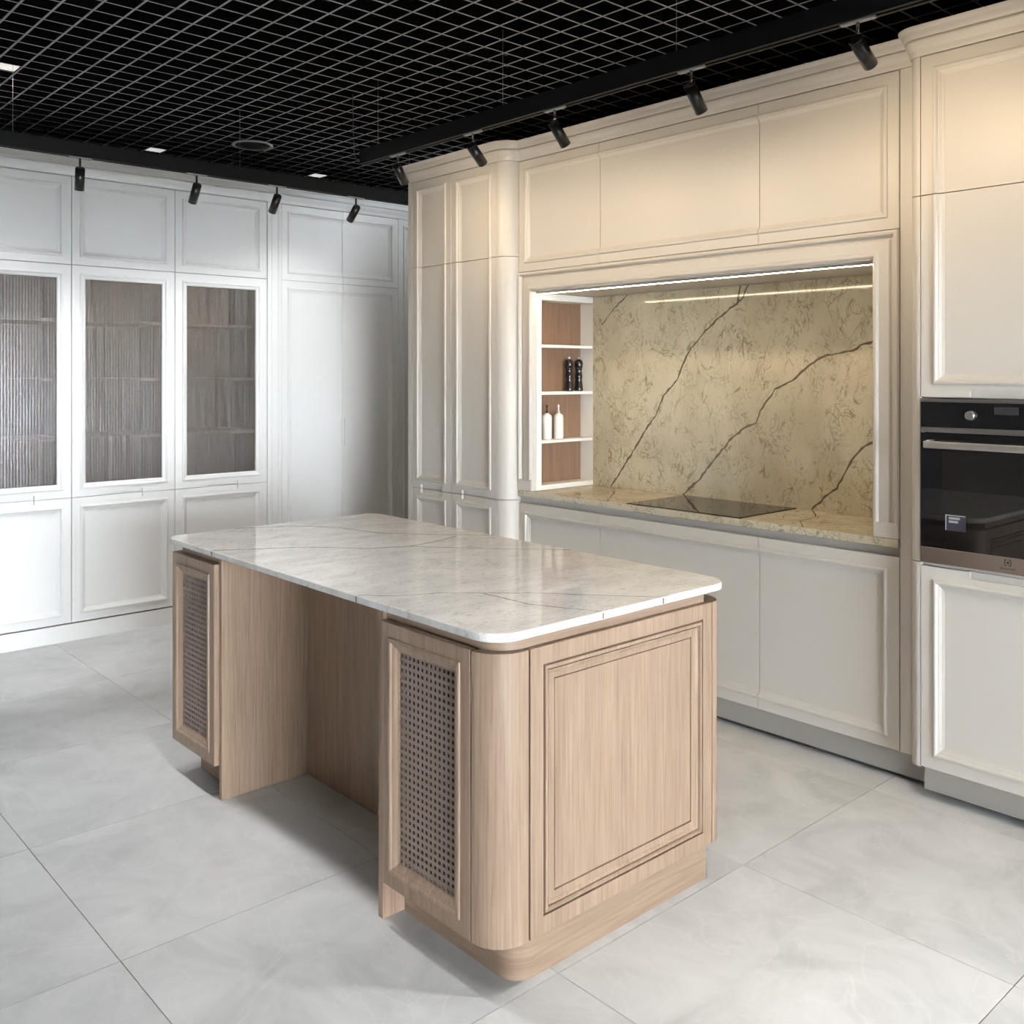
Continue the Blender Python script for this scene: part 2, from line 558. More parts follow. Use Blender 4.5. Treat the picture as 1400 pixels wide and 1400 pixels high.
struct('wall_left', MB().box(-6.45, -6.35, YFR - 0.1, 4.86, 0, 2.8), 'wall')
struct('wall_back', MB().box(-4.62, XR + 0.1, 4.14, 4.24, 0, 2.8), 'wall')
struct('wall_alcove', MB().box(-6.35, -4.62, 4.76, 4.86, 0, 2.8), 'wall')
struct('wall_alcove_return', MB().box(-4.69, -4.62, 4.14, 4.76, 0, 2.8), 'wall')
# upper, black-painted band of the walls and the black soffit above the open grid
tb = MB()
tb.box(-6.45, -6.35, YFR - 0.1, 4.86, 2.8, 3.6); tb.box(-4.62, XR + 0.1, 4.14, 4.24, 2.8, 3.6)
tb.box(-6.35, -4.62, 4.76, 4.86, 2.8, 3.6); tb.box(-6.35, XR, YFR - 0.1, YFR, 2.8, 3.6); tb.box(XR, XR + 0.1, YFR - 0.1, 4.14, 2.8, 3.6)
struct('trim_1', tb, 'black')
struct('ceiling', MB().box(-6.45, XR + 0.1, YFR - 0.1, 4.86, 3.6, 3.7), 'black')
# wall behind the camera and the glazed shop front to the right of it
struct('wall_front', MB().box(-6.35, XR + 0.1, YFR - 0.1, YFR, 0, 2.8), 'wall_grey')
wr = MB()
WY0, WY1 = -3.2, 1.4
wr.box(XR, XR + 0.1, YFR, 4.14, 0, 0.06); wr.box(XR, XR + 0.1, YFR, 4.14, 2.74, 2.8)
wr.box(XR, XR + 0.1, YFR, WY0, 0.06, 2.74); wr.box(XR, XR + 0.1, WY1, 4.14, 0.06, 2.74)
struct('wall_right', wr, 'wall')
w1 = MB()
for k in range(5):
    y = WY0 + 0.03 + (WY1 - WY0 - 0.06) * k / 4
    w1.box(XR + 0.02, XR + 0.08, y - 0.03, y + 0.03, 0.06, 2.74)
struct('window_1', w1, 'frame')
# unseen beam added to shade the upper cabinets from the window
struct('shade_beam', MB().box(0.9, 1.1, YFR, 4.14, 1.88, 3.6), 'wall')

# ------------------------------------------------------------------ open-cell ceiling grid
ZG = 2.987
grid = thing('ceiling_grid', 'black open-cell ceiling grid of thin crossing blades', 'ceiling grid', (0, 0, ZG))
tag(grid, kind='structure')
HB = 0.04
def blade_mesh(length, along):
    mb = MB(); w = 0.0048
    a, b = (length / 2, w) if along == 'x' else (w, length / 2)
    dz = 0.0 if along == 'x' else 0.0006
    mb.box(-a, a, -b, b, dz, HB)
    mb.mi[0] = 1
    return mb.mesh('grid_blade', ['grid_side', 'grid_lit_face'])
gx_me = blade_mesh(10.3, 'x'); gy_me = blade_mesh(8.3, 'y')
y = 1.7006 - 0.12 * 42
while y < 4.72:
    if y > -3.55:
        o = bpy.data.objects.new('grid_blade', gx_me); C.objects.link(o); o.parent = grid
        o.location = (-1.18, y, 0)
    y += 0.12
x = -2.545 - 0.12 * 31
while x < 3.9:
    o = bpy.data.objects.new('grid_blade', gy_me); C.objects.link(o); o.parent = grid
    o.location = (x, 0.57, 0)
    x += 0.12

def cell(x, y):
    cx_ = -2.545 + 0.12 * math.floor((x + 2.545) / 0.12) + 0.06
    cy_ = 1.7006 + 0.12 * math.floor((y - 1.7006) / 0.12) + 0.06
    return cx_, cy_
DOWN = 1.0
def down_beam(parent, pw, cone=88, z=-0.006, soft=0.05, col=(0.97, 0.985, 1.0)):
    ld = bpy.data.lights.new('downlight_beam', 'SPOT')
    ld.energy = pw * DOWN; ld.color = col
    ld.spot_size = math.radians(cone); ld.spot_blend = 1.0; ld.shadow_soft_size = soft
    lo = bpy.data.objects.new('downlight_beam', ld); C.objects.link(lo); lo.parent = parent
    lo.location = (0, 0, z)
for (x, y, pw, lab) in ((-5.02, 1.30, 150, 'square white light insert in ceiling grid before the glass-fronted cabinet farthest from corner'),
                    (-3.86, 1.32, 70, 'square white light insert in ceiling grid above the island end away from hob'),
                    (-6.20, 2.47, 0, 'square white light insert in ceiling grid over the glass-fronted cabinets'),
                    (-6.20, 3.66, 0, 'square white light insert in ceiling grid over the plain tall cupboard')):
    cx_, cy_ = cell(x, y)
    t = thing('ceiling_light', lab, 'ceiling light', (cx_, cy_, ZG), group='light inserts in the ceiling grid')
    MB().bbox(-0.055, 0.055, -0.055, 0.055, 0.006, 0.036, 0.002).build('housing', 'white_in', t)
    MB().box(-0.050, 0.050, -0.050, 0.050, 0.002, 0.0058).build('diffuser', 'panel_light', t)
    if pw: down_beam(t, pw, 110)
for (x, y, pw, lab) in ((-2.66, 1.36, 130, 'added round fill lamp under ceiling grid over the island front edge'),  # unseen lamps, added to brighten the tiles and island top
                        (-0.95, 2.25, 250, 'added round fill lamp under ceiling grid between island end and oven tower'),
                        (0.30, 1.90, 100, 'added round fill lamp under ceiling grid beyond the oven tower end'),
                        (-1.20, 0.85, 90, 'added round fill lamp under ceiling grid over the tiles off the island corner')):
    t = thing('fill_lamp', lab, 'ceiling light', (x, y, ZG - 0.002), group='added fill lamps over the shop floor')
    MB().lathe([(0.062, 0.0), (0.065, -0.012), (0.062, -0.062), (0.050, -0.064)][::-1], 28).build('housing', 'track', t)
    MB().lathe([(0.048, -0.0665), (0.048, -0.0645)], 24).build('lens', 'lens', t)
    down_beam(t, pw, 82, -0.07, 0.06, (1.0, 0.985, 0.96))
cx_, cy_ = -5.63, 2.87
t = thing('ceiling_speaker', 'round dark grey ceiling speaker set in the ceiling grid', 'speaker', (cx_, cy_, ZG - 0.012))
MB().lathe([(0.125, 0.011), (0.13, 0.004), (0.118, 0.0), (0.110, 0.004)], 32).build('rim', 'adapter', t)
MB().lathe([(0.108, 0.0035), (0.06, 0.002), (0.0, 0.002)][:2], 32).build('grille', 'track', t)

# ================================================================== CABINET BUILDERS (local: x along the run, -y to the room)
GLASS_FR = EDGE + [(0.044, 0.0), (0.0455, 0.0050), (0.0500, 0.0075), (0.0550, 0.0070), (0.0590, 0.0030), (0.0620, 0.0005),
                   (0.0700, -0.0015), (0.0760, -0.0060), (0.0762, -0.0120), (0.0762, -T)]

def glass_cabinet(y0, y1, label):
    w = y1 - y0
    t = thing('glass_cabinet', label, 'cabinet', (XL, y0, 0), PI / 2, group='glass-fronted cabinets along the wall')
    e = 0.001
    b = MB()
    b.box(e, 0.018, T, 0.52, 0.10, ZD); b.box(w - 0.018, w - e, T, 0.52, 0.10, ZD)
    b.box(0.018, w - 0.018, 0.50, 0.52, 0.10, ZD)
    for z in (0.10, 0.812, 2.150, ZD - 0.018):
        b.box(0.018, w - 0.018, T, 0.50, z, z + 0.018)
    b.build('carcass', 'wood_cab', t)
    for z in (1.146, 1.490, 1.835):
        MB().box(0.020, w - 0.020, 0.06, 0.495, z, z + 0.018).build('shelf', 'wood_cab', t)
    pc = (w / 2 - 0.105, w / 2 + 0.105)
    door(t, 0, w, 0.105, 0.823, pull={'T': pc})
    d = MB()
    x0, x1, z0, z1 = 0.0014, w - 0.0014, 0.8244, 2.1586
    PH = 0.024
    d.box(x0, pc[0], 0, T, z0, z0 + PH); d.box(pc[1], x1, 0, T, z0, z0 + PH); d.box(pc[0], pc[1], 0.013, T, z0, z0 + PH)
    d.rings(x0, x1, z0, z1, 0.0, GLASS_FR, nz={'B': PH}, cap=False, back=False)
    gd = d.build('glass_door', 'white', t)
    MB().box(x0 + 0.074, x1 - 0.074, 0.011, 0.016, z0 + 0.074, z1 - 0.074).build('pane', 'reeded', gd)['label'] = 'reeded bronze glass pane'
    door(t, 0, w, 2.160, ZD)
    return t

glass_cabinet(1.222, 1.831, 'white cabinet with reeded glass door, farthest along the run from the plain tall cupboard')
glass_cabinet(1.832, 2.438, 'white cabinet with reeded glass door, standing between two other glass-fronted cabinets')
glass_cabinet(2.439, 3.060, 'white cabinet with reeded glass door, next to the slim pilaster')

# fluted pilaster between the glass-fronted run and the plain cupboard
def pilaster(y0, y1, label):
    w = y1 - y0
    t = thing('pilaster', label, 'pilaster', (XL, y0, 0), PI / 2)
    mb = MB()
    pr = EDGE + [(0.020, 0.0), (0.022, -0.004), (0.032, -0.006), (0.034, -0.003), (0.046, -0.003)]
    mb.rings(0.001, w - 0.001, 0.0, ZD, -0.004, pr, sides='LRTB')
    mb.build('strip', 'white', t)
    MB().box(0.002, w - 0.002, T - 0.0035, 0.30, 0.0, ZD).build('carcass', 'white', t)
pilaster(3.061, 3.165, 'slim white pilaster between glass-fronted cabinets and plain tall cupboard')

y0, y1 = 3.166, 4.112
w = y1 - y0
t = thing('tall_cupboard', 'white two-door tall cupboard without glass in the corner behind island', 'cupboard', (XL, y0, 0), PI / 2)
mb = MB(); mb.box(0.001, w - 0.001, T + 0.001, 0.52, 0.10, ZD); mb.build('carcass', 'white', t)
mid = 3.643 - y0
NOP = 0.0
# tall doors: the moulding runs round the pair; a finger slot straddles the seam
for (a, b_, sd, slot) in ((0, mid, 'LTB', 'R'), (mid, w, 'RTB', 'L')):
    d = MB()
    x0, x1, z0, z1 = a + 0.0014, b_ - 0.0014, 0.1064, 2.1586
    sw = 0.016
    if slot == 'R':
        d.rings(x0, x1 - sw, z0, z1, 0, MOLD, sd)
        fx = (x1 - sw, x1)
    else:
        d.rings(x0 + sw, x1, z0, z1, 0, MOLD, sd)
        fx = (x0, x0 + sw)
    # seam stile: same moulding section, cut by the slot
    for (za, zb, s2) in ((z0, 1.035, 'B'), (1.225, z1, 'T')):
        d.rings(fx[0], fx[1], za, zb, 0, MOLD, s2, small=0.0)
    d.box(fx[0], fx[1], 0.018, T, 1.035, 1.225)
    d.build('door', 'white', t)
    door(t, a, b_, 2.160, ZD, sides=sd)

y0 = 4.114
t = thing('corner_filler', 'narrow white panelled filler in corner beside the plain tall cupboard', 'panel', (XL, y0, 0), PI / 2)
mb = MB(); mb.rings(0.001, 0.62, 0.0, ZD, 0.004, MOLD); mb.build('panel', 'white', t)
MB().box(0.002, 0.62, 0.027, 0.52, 0.0, ZD).build('carcass', 'white', t)

# plinth and cornice of the left run
o = MB().box(XL - 0.05, XL - 0.004, 1.222, 3.060, 0.0, 0.098).build('plinth_board', 'white')
tag(o, 'white plinth board along the floor under the glass-fronted cabinets', 'plinth')
o = MB().box(XL - 0.05, XL - 0.004, 3.168, 4.110, 0.0, 0.098).build('plinth_board', 'white')
tag(o, 'white plinth board along the floor under the plain tall cupboard', 'plinth')
CORN = [(-0.30, 2.670), (0.004, 2.670), (0.006, 2.676), (0.009, 2.690), (0.016, 2.705), (0.021, 2.718), (0.021, 2.7235), (0.013, 2.7235),
        (0.013, 2.7275), (0.028, 2.7275), (0.032, 2.738), (0.036, 2.752), (0.044, 2.762), (0.046, ZC), (-0.30, ZC)]
o = sweep([(XL, 4.72), (XL, 1.222)][::-1], CORN).build('cornice', 'white', fix=True)
tag(o, 'white stepped cornice on top of the left run of glass-fronted cabinets', 'cornice')

# ================================================================== STOVE WALL
def base(name, label, cat, x0, x1, body, group=None):
    return thing(name, label, cat, (x0, 0, 0), 0, group)

# --- tall pair with rounded corner, left of the niche
XA, XM, XB = -4.652, -4.281, -3.889
t = thing('tall_cabinet', 'white tall cabinet with two narrow doors and rounded corner, left of the niche', 'cabinet', (XA, YT, 0))
wA, wB = XM - XA, XB - XA
MB().box(-0.04, wB - 0.001, T + 0.001, 0.735, 0.12, ZD).build('carcass', 'white_shaded', t)
MB().box(-0.04, -0.001, 0.0, T, 0.12, ZD).build('side_stile', 'white_shaded', t)
for (a, b_) in ((0, wA), (wA, wB)):
    ww = b_ - a
    pc = (a + ww / 2 - 0.10, a + ww / 2 + 0.10)
    door(t, a, b_, 0.125, 0.860, pull={'T': pc}, mat='white_shaded')
    door(t, a, b_, 0.860, 2.160, sides='LRB', pull={'B': pc}, mat='white_shaded')
    door(t, a, b_, 2.160, ZD, sides='LRT', mat='white_shaded')
# quarter-round corner post, in three lengths like the doors
rr = 0.078
def column(parent, x0, ysurf, r, z0, z1, name='corner_post', left=True, depth=0.4, mat='white_shaded'):
    P = []
    if left:   # convex corner on the right-hand end (seen from the room)
        P = [(x0, ysurf)] + arc(x0 + 0.003, ysurf + r, r, -90, 0, 10) + [(x0 + 0.003 + r, ysurf + depth), (x0, ysurf + depth)]
    else:
        P = [(x0, ysurf + depth), (x0 - 0.003 - r, ysurf + depth)][::1] + arc(x0 - 0.003, ysurf + r, r, 180, 270, 10) + [(x0, ysurf)]
    mb = MB(); mb.prism(P, z0, z1)
    for k in range(len(mb.f)): pass
    return mb.build(name, mat, parent, fix=True)
for (za, zb) in ((0.12, 0.8585), (0.8615, 2.1585), (2.1615, ZD)):
    column(t, wB + 0.001, 0.0, rr, za, zb, depth=0.10)
MB().box(wB + 0.001, wB + 0.020, 0.102, 0.735, 0.12, ZD).build('side_panel', 'white_shaded', t)

# --- base cabinets under the hob
XS = [-3.806, -3.223, -2.314, -1.702]
lab_b = ['white base cabinet under worktop next to the tall cabinet with rounded corner', 'widest white base cabinet, centred under the hob', 'white base cabinet under worktop next to the oven tower']
lab_u = ['white wall cabinet above niche next to tall cabinet with rounded corner', 'widest white wall cabinet, centred above the niche', 'white wall cabinet above niche next to the oven tower']
sides = ['LTB', 'TB', 'RTB']
ZBT = 0.848
for k in range(3):
    x0, x1 = XS[k], XS[k + 1]
    ww = x1 - x0
    t = thing('base_cabinet', lab_b[k], 'cabinet', (x0, YH, 0), group='base cabinets under the hob worktop')
    MB().box(0.001, ww - 0.001, T + 0.001, 0.60, 0.122, ZBT).build('carcass', 'white_shaded', t)
    door(t, 0, ww, 0.122, ZBT, sides=sides[k], mat='white_shaded')
for k in range(3):
    x0, x1 = XS[k], XS[k + 1]
    ww = x1 - x0
    t = thing('wall_cabinet', lab_u[k], 'cabinet', (x0, YH, 0), group='wall cabinets above the niche')
    MB().box(0.001, ww - 0.001, T + 0.001, 0.64, 2.076, ZD).build('carcass', 'white_shaded', t)
    door(t, 0, ww, 2.074, ZD, sides=sides[k], mat='white_shaded')

# --- niche surround: moulded frame on three sides
XNL, XNR, ZNT = -3.700, -1.798, 1.962
fr = thing('niche_surround', 'white moulded frame around the marble-lined cooking niche', 'frame', (0, YH, 0))
FRP = [(0, -0.03), (0, 0.004), (0.003, 0.012), (0.010, 0.016), (0.017, 0.013), (0.020, 0.006), (0.024, -0.004), (0.032, -0.006), (0.036, 0.000),
       (0.038, 0.003), (0.078, 0.003), (0.080, 0.006), (0.085, 0.011), (0.093, 0.011), (0.099, 0.006), (0.104, 0.0), (0.104, -0.030)]
mb = MB()
zb = 0.972
xa, xb = XS[0] + 0.001, XS[3] - 0.001
mb.rings(xa, xb, zb, 2.073, 0.0, FRP, sides='LRT', cap=False, back=False, small=0.0, closed=False)
mb.build('moulding', 'white_shaded', fr)
MB().bbox(xa, XNL + 0.002, -0.010, 0.03, 0.9142, zb + 0.001, 0.003).build('plinth_block', 'white_shaded', fr)
MB().bbox(XNR - 0.002, xb, -0.010, 0.03, 0.9142, zb + 0.001, 0.003).build('plinth_block', 'white_shaded', fr)
# right-hand lining and the top lining of the niche
MB().box(XNR + 0.001, xb, 0.031, 0.60, 0.9142, ZNT).build('side_lining', 'white_shaded', fr)
MB().box(xa + 0.001, xb - 0.001, 0.031, 0.62, ZNT + 0.001, 2.0735).build('top_lining', 'white_shaded', fr)

# LED strip below the front edge
t = thing('led_strip', 'thin glowing LED strip under the top front edge of the cooking niche', 'light strip', (0, YH, 0))
MB().box(XNL + 0.02, XNR - 0.006, 0.034, 0.046, ZNT - 0.007, ZNT).build('channel', 'steel_hi', t)
MB().box(XNL + 0.022, XNR - 0.008, 0.0355, 0.0445, ZNT - 0.0085, ZNT - 0.0072).build('diffuser', 'led', t)

# --- spice shelves in the left cheek of the niche
YS0, YS1 = 3.552, 3.952
t = thing('spice_shelf', 'cream open shelf unit with oak back in the left cheek of niche', 'shelf', (0, 0, 0))
ZS0, ZS1 = 0.9142, ZNT - 0.0005
mb = MB()
mb.box(XNL - 0.098, XNL, YH + 0.031, YS0, ZS0, ZS1)            # front stile
mb.box(XNL - 0.098, XNL, YS1, 4.02, ZS0, ZS1)                  # rear stile
mb.box(XNL - 0.098, XNL, YS0, YS1, ZS0, 0.940)                 # bottom rail
mb.box(XNL - 0.098, XNL, YS0, YS1, 1.927, ZS1)                 # top rail
mb.build('frame', 'white_in', t)
MB().box(XNL - 0.104, XNL - 0.0985, YS0 - 0.01, YS1 + 0.01, ZS0, ZS1).build('back_panel', 'wood_in', t)
SH = (1.178, 1.437, 1.690)
for z in SH:
    MB().bbox(XNL - 0.098, XNL - 0.004, YS0 + 0.0005, YS1 - 0.0005, z - 0.016, z, 0.0015, 1).build('shelf_board', 'white_in', t)

# --- worktop, splashback
YSP = 3.95
wt = thing('worktop', 'polished stone worktop, colour warmed by light, with dark veins under the hob', 'worktop', (0, 0, 0))
MB().prism(rrect(XS[0] + 0.002, XS[3] - 0.002, YH - 0.010, 4.05, 0.004, 2), 0.882, 0.913, bevel=0.002).build('slab', 'stone_warm_lit', wt)
o = MB().box(XS[0] + 0.002, XS[3] - 0.002, YH + 0.016, YH + 0.6, ZBT + 0.001, 0.8815).build('grip_channel', 'groove')
tag(o, 'recessed grey grip channel between stone worktop and base cabinets', 'channel')
sp = thing('splashback', 'polished stone splashback, colour warmed by light, with long dark diagonal veins', 'splashback', (0, 0, 0))
MB().box(XNL + 0.001, XNR - 0.001, YSP, YSP + 0.02, 0.9135, ZNT).build('slab', 'stone_warm_lit', sp)

def vein(parent, pts, plane, wid, mat, jit=0.006, off=0.0005, sub=7):
    """ragged dark ribbon lying on a slab; plane 'y' -> points (x, z), 'z' -> points (x, y)"""
    P = [Vector(p) for p in pts]
    L = []
    for a, b in zip(P[:-1], P[1:]):
        n = max(2, int((b - a).length / 0.018))
        for k in range(n): L.append(a.lerp(b, k / n))
    L.append(P[-1])
    Q = []
    for k, p in enumerate(L):
        d = (L[min(k + 1, len(L) - 1)] - L[max(k - 1, 0)]).normalized()
        nn = Vector((-d.y, d.x))
        j = random.uniform(-jit, jit) if 0 < k < len(L) - 1 else 0
        wd = wid * random.uniform(0.55, 1.35)
        Q.append((p + nn * (j + wd / 2), p + nn * (j - wd / 2)))
    mb = MB()
    for (a, b) in Q:
        if plane == 'y': mb.v += [(a.x, YSP - off, a.y), (b.x, YSP - off, b.y)]
        else: mb.v += [(a.x, a.y, off), (b.x, b.y, off)]
    for k in range(len(Q) - 1):
        f = (2 * k, 2 * k + 1, 2 * k + 3, 2 * k + 2)
        mb.face(f)
    return mb.build('vein', mat, parent)
ZB_, ZT_ = 0.9142, ZNT - 0.001
vein(sp, [(-3.634, 1.803), (-3.553, 1.882), (-3.445, ZT_)], 'y', 0.007, 'vein', 0.003)
vein(sp, [(-3.565, ZB_), (-3.429, 1.086), (-3.309, 1.246), (-3.25, 1.316), (-3.193, 1.423), (-3.108, 1.505), (-3.062, 1.601), (-3.017, 1.666), (-2.946, 1.736), (-2.85, 1.811), (-2.766, 1.864), (-2.716, 1.892), (-2.68, ZT_)], 'y', 0.0095, 'vein', 0.003)
vein(sp, [(-2.738, 1.885), (-2.724, ZT_)], 'y', 0.010, 'vein', 0.002)
vein(sp, [(-3.075, ZB_), (-2.972, 0.999), (-2.884, 1.099), (-2.782, 1.211), (-2.716, 1.263), (-2.635, 1.301), (-2.611, 1.357), (-2.533, 1.46), (-2.441, 1.501), (-2.36, 1.567), (-2.281, 1.612), (-2.204, 1.626), (-2.142, 1.633), (-2.102, 1.657), (-2.045, 1.671), (-1.93, 1.72), (-1.80, 1.79)], 'y', 0.010, 'vein', 0.003)
vein(sp, [(-2.342, ZB_), (-2.274, 0.978), (-2.217, 1.022), (-2.176, 1.102), (-2.142, 1.161), (-2.102, 1.208), (-2.042, 1.242), (-1.95, 1.30), (-1.80, 1.33)], 'y', 0.010, 'vein', 0.003)

def wvein(pts, wid):
    o = vein(wt, pts, 'z', wid, 'vein', 0.002); o.location.z = 0.913
wvein([(-3.55, 3.945), (-3.40, 3.80), (-3.22, 3.55), (-3.16, 3.478)], 0.007)
wvein([(-2.33, 3.945), (-2.22, 3.78), (-2.20, 3.62), (-2.10, 3.478)], 0.006)
wvein([(-2.55, 3.478), (-2.25, 3.60), (-1.98, 3.70), (-1.80, 3.78)], 0.005)

t = thing('induction_hob', 'black glass induction hob set into polished stone worktop', 'hob', (-2.7315, 3.715, 0.9134))
MB().prism(rrect(-0.318, 0.318, -0.222, 0.222, 0.006, 3), 0.0, 0.0035, bevel=0.001).build('glass', 'hob_glass', t)
mb = MB()
for (a, b_, c, d) in ((-0.3195, 0.3195, -0.2235, -0.2215), (-0.3195, 0.3195, 0.2215, 0.2235), (-0.3195, -0.3175, -0.2215, 0.2215), (0.3175, 0.3195, -0.2215, 0.2215)):
    mb.box(a, b_, c, d, -0.0002, 0.0028)
mb.build('rim', 'track', t)

# bottles and mills on the spice shelves
for (yy, lab) in ((3.815, 'black turned pepper mill on the spice shelf, nearer the white bottles below'), (3.892, 'black turned pepper mill on the spice shelf, nearer the splashback')):
    t = thing('pepper_mill', lab, 'pepper mill', (XNL - 0.055, yy, SH[1] + 0.0002), group='black mills on the spice shelf')
    MB().lathe([(0.024, 0.0), (0.0255, 0.006), (0.0235, 0.02), (0.0205, 0.05), (0.0185, 0.065), (0.0215, 0.078), (0.0215, 0.085), (0.019, 0.10), (0.0175, 0.115), (0.0195, 0.123), (0.0215, 0.128)], 20).build('body', 'mill', t)
    MB().lathe([(0.0215, 0.1285), (0.0235, 0.14), (0.0245, 0.155), (0.022, 0.168), (0.012, 0.176), (0.007, 0.178)], 20).build('head', 'mill', t)
    MB().lathe([(0.006, 0.178), (0.0085, 0.182), (0.0085, 0.187), (0.004, 0.192)], 14).build('cap', 'steel_hi', t)
for (yy, cm, lab) in ((3.640, 'mill', 'white ceramic oil bottle with dark stopper on the spice shelf'), (3.728, 'steel_hi', 'white ceramic oil bottle with pale metal spout on the spice shelf')):
    t = thing('oil_bottle', lab, 'bottle', (XNL - 0.05, yy, SH[0] + 0.0002), group='white bottles on the spice shelf')
    MB().lathe([(0.026, 0.0), (0.028, 0.004), (0.0285, 0.06), (0.028, 0.115), (0.025, 0.130), (0.013, 0.138), (0.0085, 0.143)], 20).build('body', 'ceramic', t)
    s_ = MB().lathe([(0.0075, 0.143), (0.0085, 0.150), (0.005, 0.156), (0.0045, 0.172), (0.006, 0.176), (0.0055, 0.184), (0.002, 0.187)], 14)
    s_.build('spout', cm, t)

# --- oven tower
XO0, XO1 = -1.583, -0.985
t = thing('oven_tower', 'white tall oven housing cabinet with rounded left corner', 'cabinet', (XO0, YT, 0))
wo = XO1 - XO0
mb = MB()
mb.box(0.001, wo - 0.001, T + 0.001, 0.735, 0.12, 0.858); mb.box(0.001, wo - 0.001, T + 0.001, 0.735, 1.447, ZD)
mb.box(0.001, 0.004, T + 0.001, 0.735, 0.858, 1.447); mb.box(wo - 0.004, wo - 0.001, T + 0.001, 0.735, 0.858, 1.447); mb.box(0.004, wo - 0.004, 0.60, 0.735, 0.858, 1.447)
mb.build('carcass', 'white_shaded', t)
pc = (0.172, wo - 0.172)
door(t, 0, wo, 0.128, 0.850, pull={'T': pc}, mat='white_shaded')
door(t, 0, wo, 1.449, 2.170, sides='LRB', pull={'B': pc}, mat='white_shaded')
door(t, 0, wo, 2.170, ZD, sides='LRT', mat='white_shaded')
for (za, zb) in ((0.125, 0.8585), (0.8615, 2.1685), (2.1715, ZD)):
    column(t, -0.001, 0.0, 0.042, za, zb, left=False, depth=0.088)
MB().box(-0.046, -0.028, 0.090, 0.735, 0.12, ZD).build('side_panel', 'white_shaded', t)
o = MB().box(XS[3] + 0.002, XO0 - 0.049, YH + 0.004, YH + 0.5, 0.122, ZD).build('filler_strip', 'white_shaded')
tag(o, 'narrow white filler strip between hob units and the oven tower', 'filler')
# tower end beyond the oven
t2 = thing('tower_end_panel', 'white end panel on the far side of the oven tower', 'panel', (XO1, YT, 0))
MB().bbox(0.001, 0.04, 0.0, 0.735, 0.0, ZD, 0.002, 1).build('panel', 'white_shaded', t2)

# --- oven
OW0, OW1 = XO0 + 0.004 + 0.001, XO1 - 0.005
ov = thing('built_in_oven', 'black glass and steel built-in oven with bar handle and control knob', 'oven', (OW0, YT, 0))
wo2 = OW1 - OW0
MB().box(0.002, wo2 - 0.002, T, 0.55, 0.862, 1.443).build('casing', 'track', ov)
MB().bbox(0.0, wo2, -0.008, T - 0.001, 1.4325, 1.4445, 0.001, 1).build('top_trim', 'steel', ov)
cp = MB().bbox(0.0, wo2, -0.008, T - 0.001, 1.3445, 1.432, 0.001, 1).build('control_panel', 'black_glass', ov)
MB().bbox(0.0, wo2, -0.010, T - 0.001, 1.326, 1.3435, 0.001, 1).build('divider_trim', 'steel', ov)
kb = MB()
kb.tube((0.176, -0.0082, 1.389), (0.176, -0.026, 1.389), 0.0165, 0.015, 24)
kb.build('knob', 'steel_hi', cp)
MB().box(0.252, 0.330, -0.0092, -0.0082, 1.394, 1.4195).build('display', 'display', cp)
od = MB()
od.box(0.0, 0.075, -0.008, T - 0.001, 0.918, 1.323); od.box(wo2 - 0.075, wo2, -0.008, T - 0.001, 0.918, 1.323)
od.box(0.075, wo2 - 0.075, -0.008, T - 0.001, 0.918, 0.965); od.box(0.075, wo2 - 0.075, -0.008, T - 0.001, 1.262, 1.323)
dr = od.build('oven_door', 'black_glass', ov)
MB().box(0.0752, wo2 - 0.0752, -0.0075, -0.003, 0.9652, 1.2618).build('window', 'oven_win', dr)
hd = MB()
hd.bbox(0.030, wo2 - 0.030, -0.058, -0.046, 1.272, 1.297, 0.004, 2)
hd.bbox(0.034, 0.050, -0.047, -0.0082, 1.278, 1.300, 0.003, 1); hd.bbox(wo2 - 0.050, wo2 - 0.034, -0.047, -0.0082, 1.278, 1.300, 0.003, 1)
hd.build('handle', 'steel_hi', dr)
bt = MB().bbox(0.0, wo2, -0.009, T - 0.001, 0.8625, 0.9172, 0.001, 1).build('bottom_trim', 'steel', ov)
# sticker on the glass
sk = MB().box(0.088, 0.158, -0.0088, -0.0081, 0.985, 1.040).build('sticker', 'sticker', dr)
pr = MB()
pr.box(0.088, 0.1575, -0.0093, -0.0089, 1.0365, 1.040); pr.box(0.088, 0.0915, -0.0093, -0.0089, 0.985, 1.0365)
pr.box(0.100, 0.138, -0.0093, -0.0089, 1.0245, 1.0325); pr.box(0.100, 0.132, -0.0093, -0.0089, 1.0125, 1.0205)
pr.build('sticker_print', 'print_white', dr)
# emblem: square with a small inner wedge, and the word below it
em = MB()
ex, ez, es, tw = 0.296, 0.900, 0.0105, 0.0024
yy0, yy1 = -0.0097, -0.0092
em.box(ex - es, ex - 0.0025, yy0, yy1, ez + es - tw, ez + es); em.box(ex + 0.003, ex + es, yy0, yy1, ez + es - tw, ez + es)
em.box(ex - es, ex - 0.0025, yy0, yy1, ez - es, ez - es + tw); em.box(ex + 0.003, ex + es, yy0, yy1, ez - es, ez - es + tw)
em.box(ex - es, ex - es + tw, yy0, yy1, ez - es + tw, ez + es - tw); em.box(ex + es - tw, ex + es, yy0, yy1, ez - es + tw, ez + es - tw)
b0 = len(em.v)
em.v += [(ex - 0.0062, yy0, ez), (ex + 0.0035, yy0, ez - 0.0062), (ex + 0.0035, yy0, ez + 0.0062)]
em.face((b0, b0 + 1, b0 + 2))
em.build('emblem', 'mark', bt)
fc = bpy.data.curves.new('wordmark', 'FONT')
fc.body = 'Electrolux'
fc.size = 0.0115
fc.align_x = 'CENTER'
tmp = bpy.data.objects.new('wordmark_tmp', fc)
C.objects.link(tmp)
dg = bpy.context.evaluated_depsgraph_get()
me = bpy.data.meshes.new_from_object(tmp.evaluated_get(dg))
bpy.data.objects.remove(tmp)
me.materials.clear(); me.materials.append(M['mark'])
wm = bpy.data.objects.new('wordmark', me)
